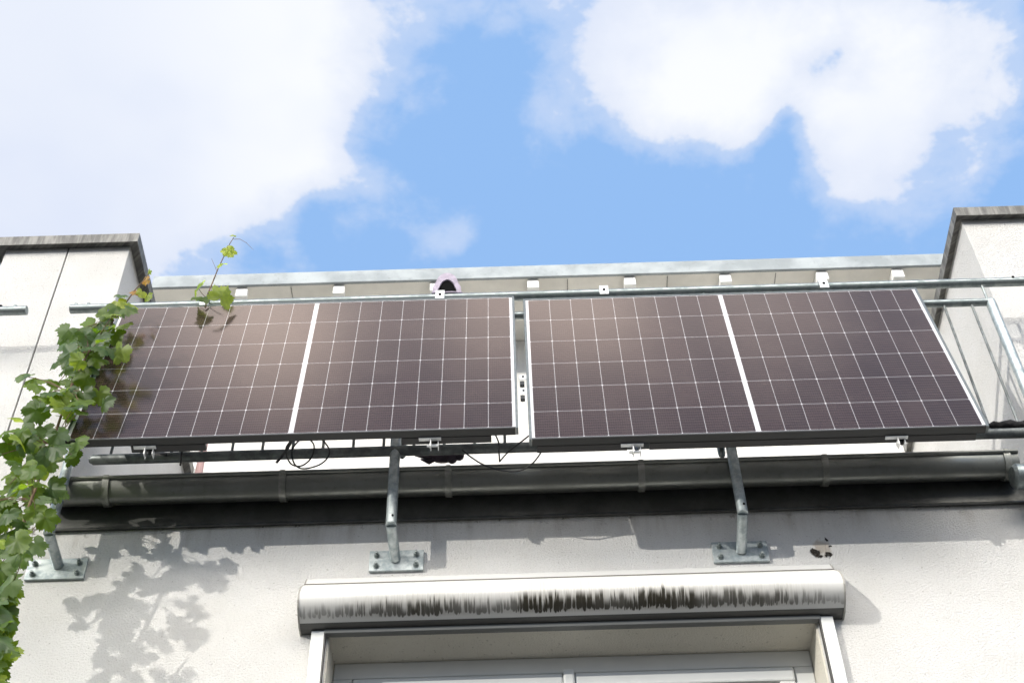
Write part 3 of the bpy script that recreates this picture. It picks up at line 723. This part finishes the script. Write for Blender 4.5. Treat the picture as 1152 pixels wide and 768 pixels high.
main = MB().tube(low+SP, [.016, .014, .012]+[.009, .008, .007, .007, .006, .006, .005, .004, .003], 8)
fol = MB()
widths = [(-60, 860, 40), (-20, 770, 26), (-4, 725, 20), (1, 690, 14), (4, 645, 24), (11, 600, 36), (18, 560, 40), (32, 520, 46), (48, 480, 52), (66, 440, 52), (86, 405, 44), (108, 380, 32), (126, 358, 18)]
def w_at(t):
    k = min(int(t), len(widths)-2); u = t-k; a, c = widths[k], widths[k+1]; return [a[j]+(c[j]-a[j])*u for j in range(3)]
twigs = MB()
def put_leaf(px, py, Y, size, kind=0, mb=None, toward=None):
    c = at(px, py, Y)
    nrm = Vector((random.uniform(-.75, .75), -1.0+random.uniform(-.3, .5), random.uniform(-.55, .85)))
    up = toward or Vector((random.uniform(-.9, .9), random.uniform(-.3, .3), -1 + random.uniform(-.1, .9)))
    leaf(mb or fol, c, nrm, up, size, leafcol(kind), random.uniform(.1, .6), random.uniform(.0, .7))
    return c
def nearest(c): return min(SP, key=lambda s: (s-c).length)
for k in range(215):
    t = random.uniform(0.6, len(widths)-1.0); x, y, wd_ = w_at(t)
    dx = random.gauss(0, .42); dx = max(-1, min(1, dx))
    c = put_leaf(x+dx*wd_, y+random.uniform(-14, 14), random.uniform(3.86, 4.12), random.uniform(.038, .074))
    s_ = nearest(c)
    if random.random() < .6: twigs.tube([s_.lerp(c, .15), s_.lerp(c, .6)+Vector((0, 0, .012)), c], .0016, 5, caps=False)
for x, y, Y, s_ in ((118, 372, 3.97, .055), (130, 390, 3.95, .045), (120, 352, 4.02, .055), (131, 347, 4.05, .05), (74, 388, 3.98, .052), (62, 408, 3.96, .05), (40, 431, 3.97, .060), (97, 424, 3.93, .06),
                    (112, 442, 3.92, .06), (118, 452, 3.92, .05), (86, 497, 3.92, .06), (78, 512, 3.93, .06), (5, 668, 4.0, .055), (8, 655, 3.98, .06), (4, 705, 4.0, .06), (6, 735, 4.0, .055), (14, 646, 3.97, .055), (40, 612, 3.95, .055)):
    put_leaf(x, y, Y, s_, 1 if random.random() < .25 else 0)
obj('stem', main, M['stem'], vine); obj('twigs', twigs, M['stem'], vine); obj('foliage', fol, M['leaf'], vine, fix=False)

# young shoot over the left panel's corner
sh = thing('vine_shoot', 'short vine shoot with one withered orange leaf by the left pier', 'vine shoot', at(128, 350, 4.1), 'young vine shoots')
pts = [at(128, 352, 4.1), at(142, 340, 4.08), at(152, 326, 4.06), at(163, 314, 4.05), at(168, 306, 4.05)]
obj('stem', MB().tube(pts, [.003, .003, .0025, .002, .001], 6), M['stem'], sh); q = MB()
for x, y, s_, kd in ((133, 340, .05, 1), (136, 332, .042, 0), (147, 342, .045, 1), (160, 329, .035, 1), (166, 333, .032, 1), (152, 328, .028, 2), (165, 315, .030, 2), (168, 305, .018, 1)): put_leaf(x, y, 4.06, s_, kd, q)
obj('foliage', q, M['leaf'], sh, fix=False)
sh = thing('vine_shoot', 'tall thin vine shoot with yellow-green leaves rising above the left panel', 'vine shoot', at(233, 340, 4.16), 'young vine shoots')
pts = [at(231, 346, 4.17), at(234, 330, 4.16), at(239, 318, 4.15), at(245, 303, 4.14), at(252, 288, 4.13), at(258, 275, 4.12), at(263, 267, 4.12)]
q = MB().tube(pts, [.0032, .003, .0028, .0025, .0022, .002, .0012], 6)
q.tube([at(262, 269, 4.12), at(270, 269, 4.11), at(277, 273, 4.11), at(285, 281, 4.10)], [.0014, .0012, .001, .0006], 5)
q.tube([at(244, 305, 4.14), at(241, 298, 4.13), at(238, 291, 4.13)], [.0012, .001, .0006], 5)
q.tube([at(234, 332, 4.16), at(242, 330, 4.14), at(247, 328, 4.13)], .0014, 5); q.tube([at(233, 336, 4.16), at(227, 330, 4.15), at(222, 322, 4.15)], .0014, 5)
obj('stem', q, M['stem'], sh); q = MB()
def shoot_leaf(px, py, Y, s_, nrm, up, kd=1): leaf(q, at(px, py, Y), nrm, up, s_, leafcol(kd), .35, .3)
shoot_leaf(249, 334, 4.10, .078, (.5, -.8, -.3), (.25, 0, 1)); shoot_leaf(221, 326, 4.12, .062, (-.9, -.5, .1), (-.35, 0, 1)); shoot_leaf(227, 334, 4.12, .055, (.1, -.9, .4), (-.2, 0, -1), 0)
shoot_leaf(257, 281, 4.10, .046, (.3, -.9, -.2), (.6, 0, -1)); shoot_leaf(249, 297, 4.11, .036, (-.3, -.9, .5), (.6, 0, -1)); shoot_leaf(262, 265, 4.11, .020, (.1, -.9, .3), (-.2, 0, 1)); shoot_leaf(257, 277, 4.11, .02, (.1, -.9, .3), (.9, 0, -.2))
obj('foliage', q, M['leaf'], sh, fix=False)
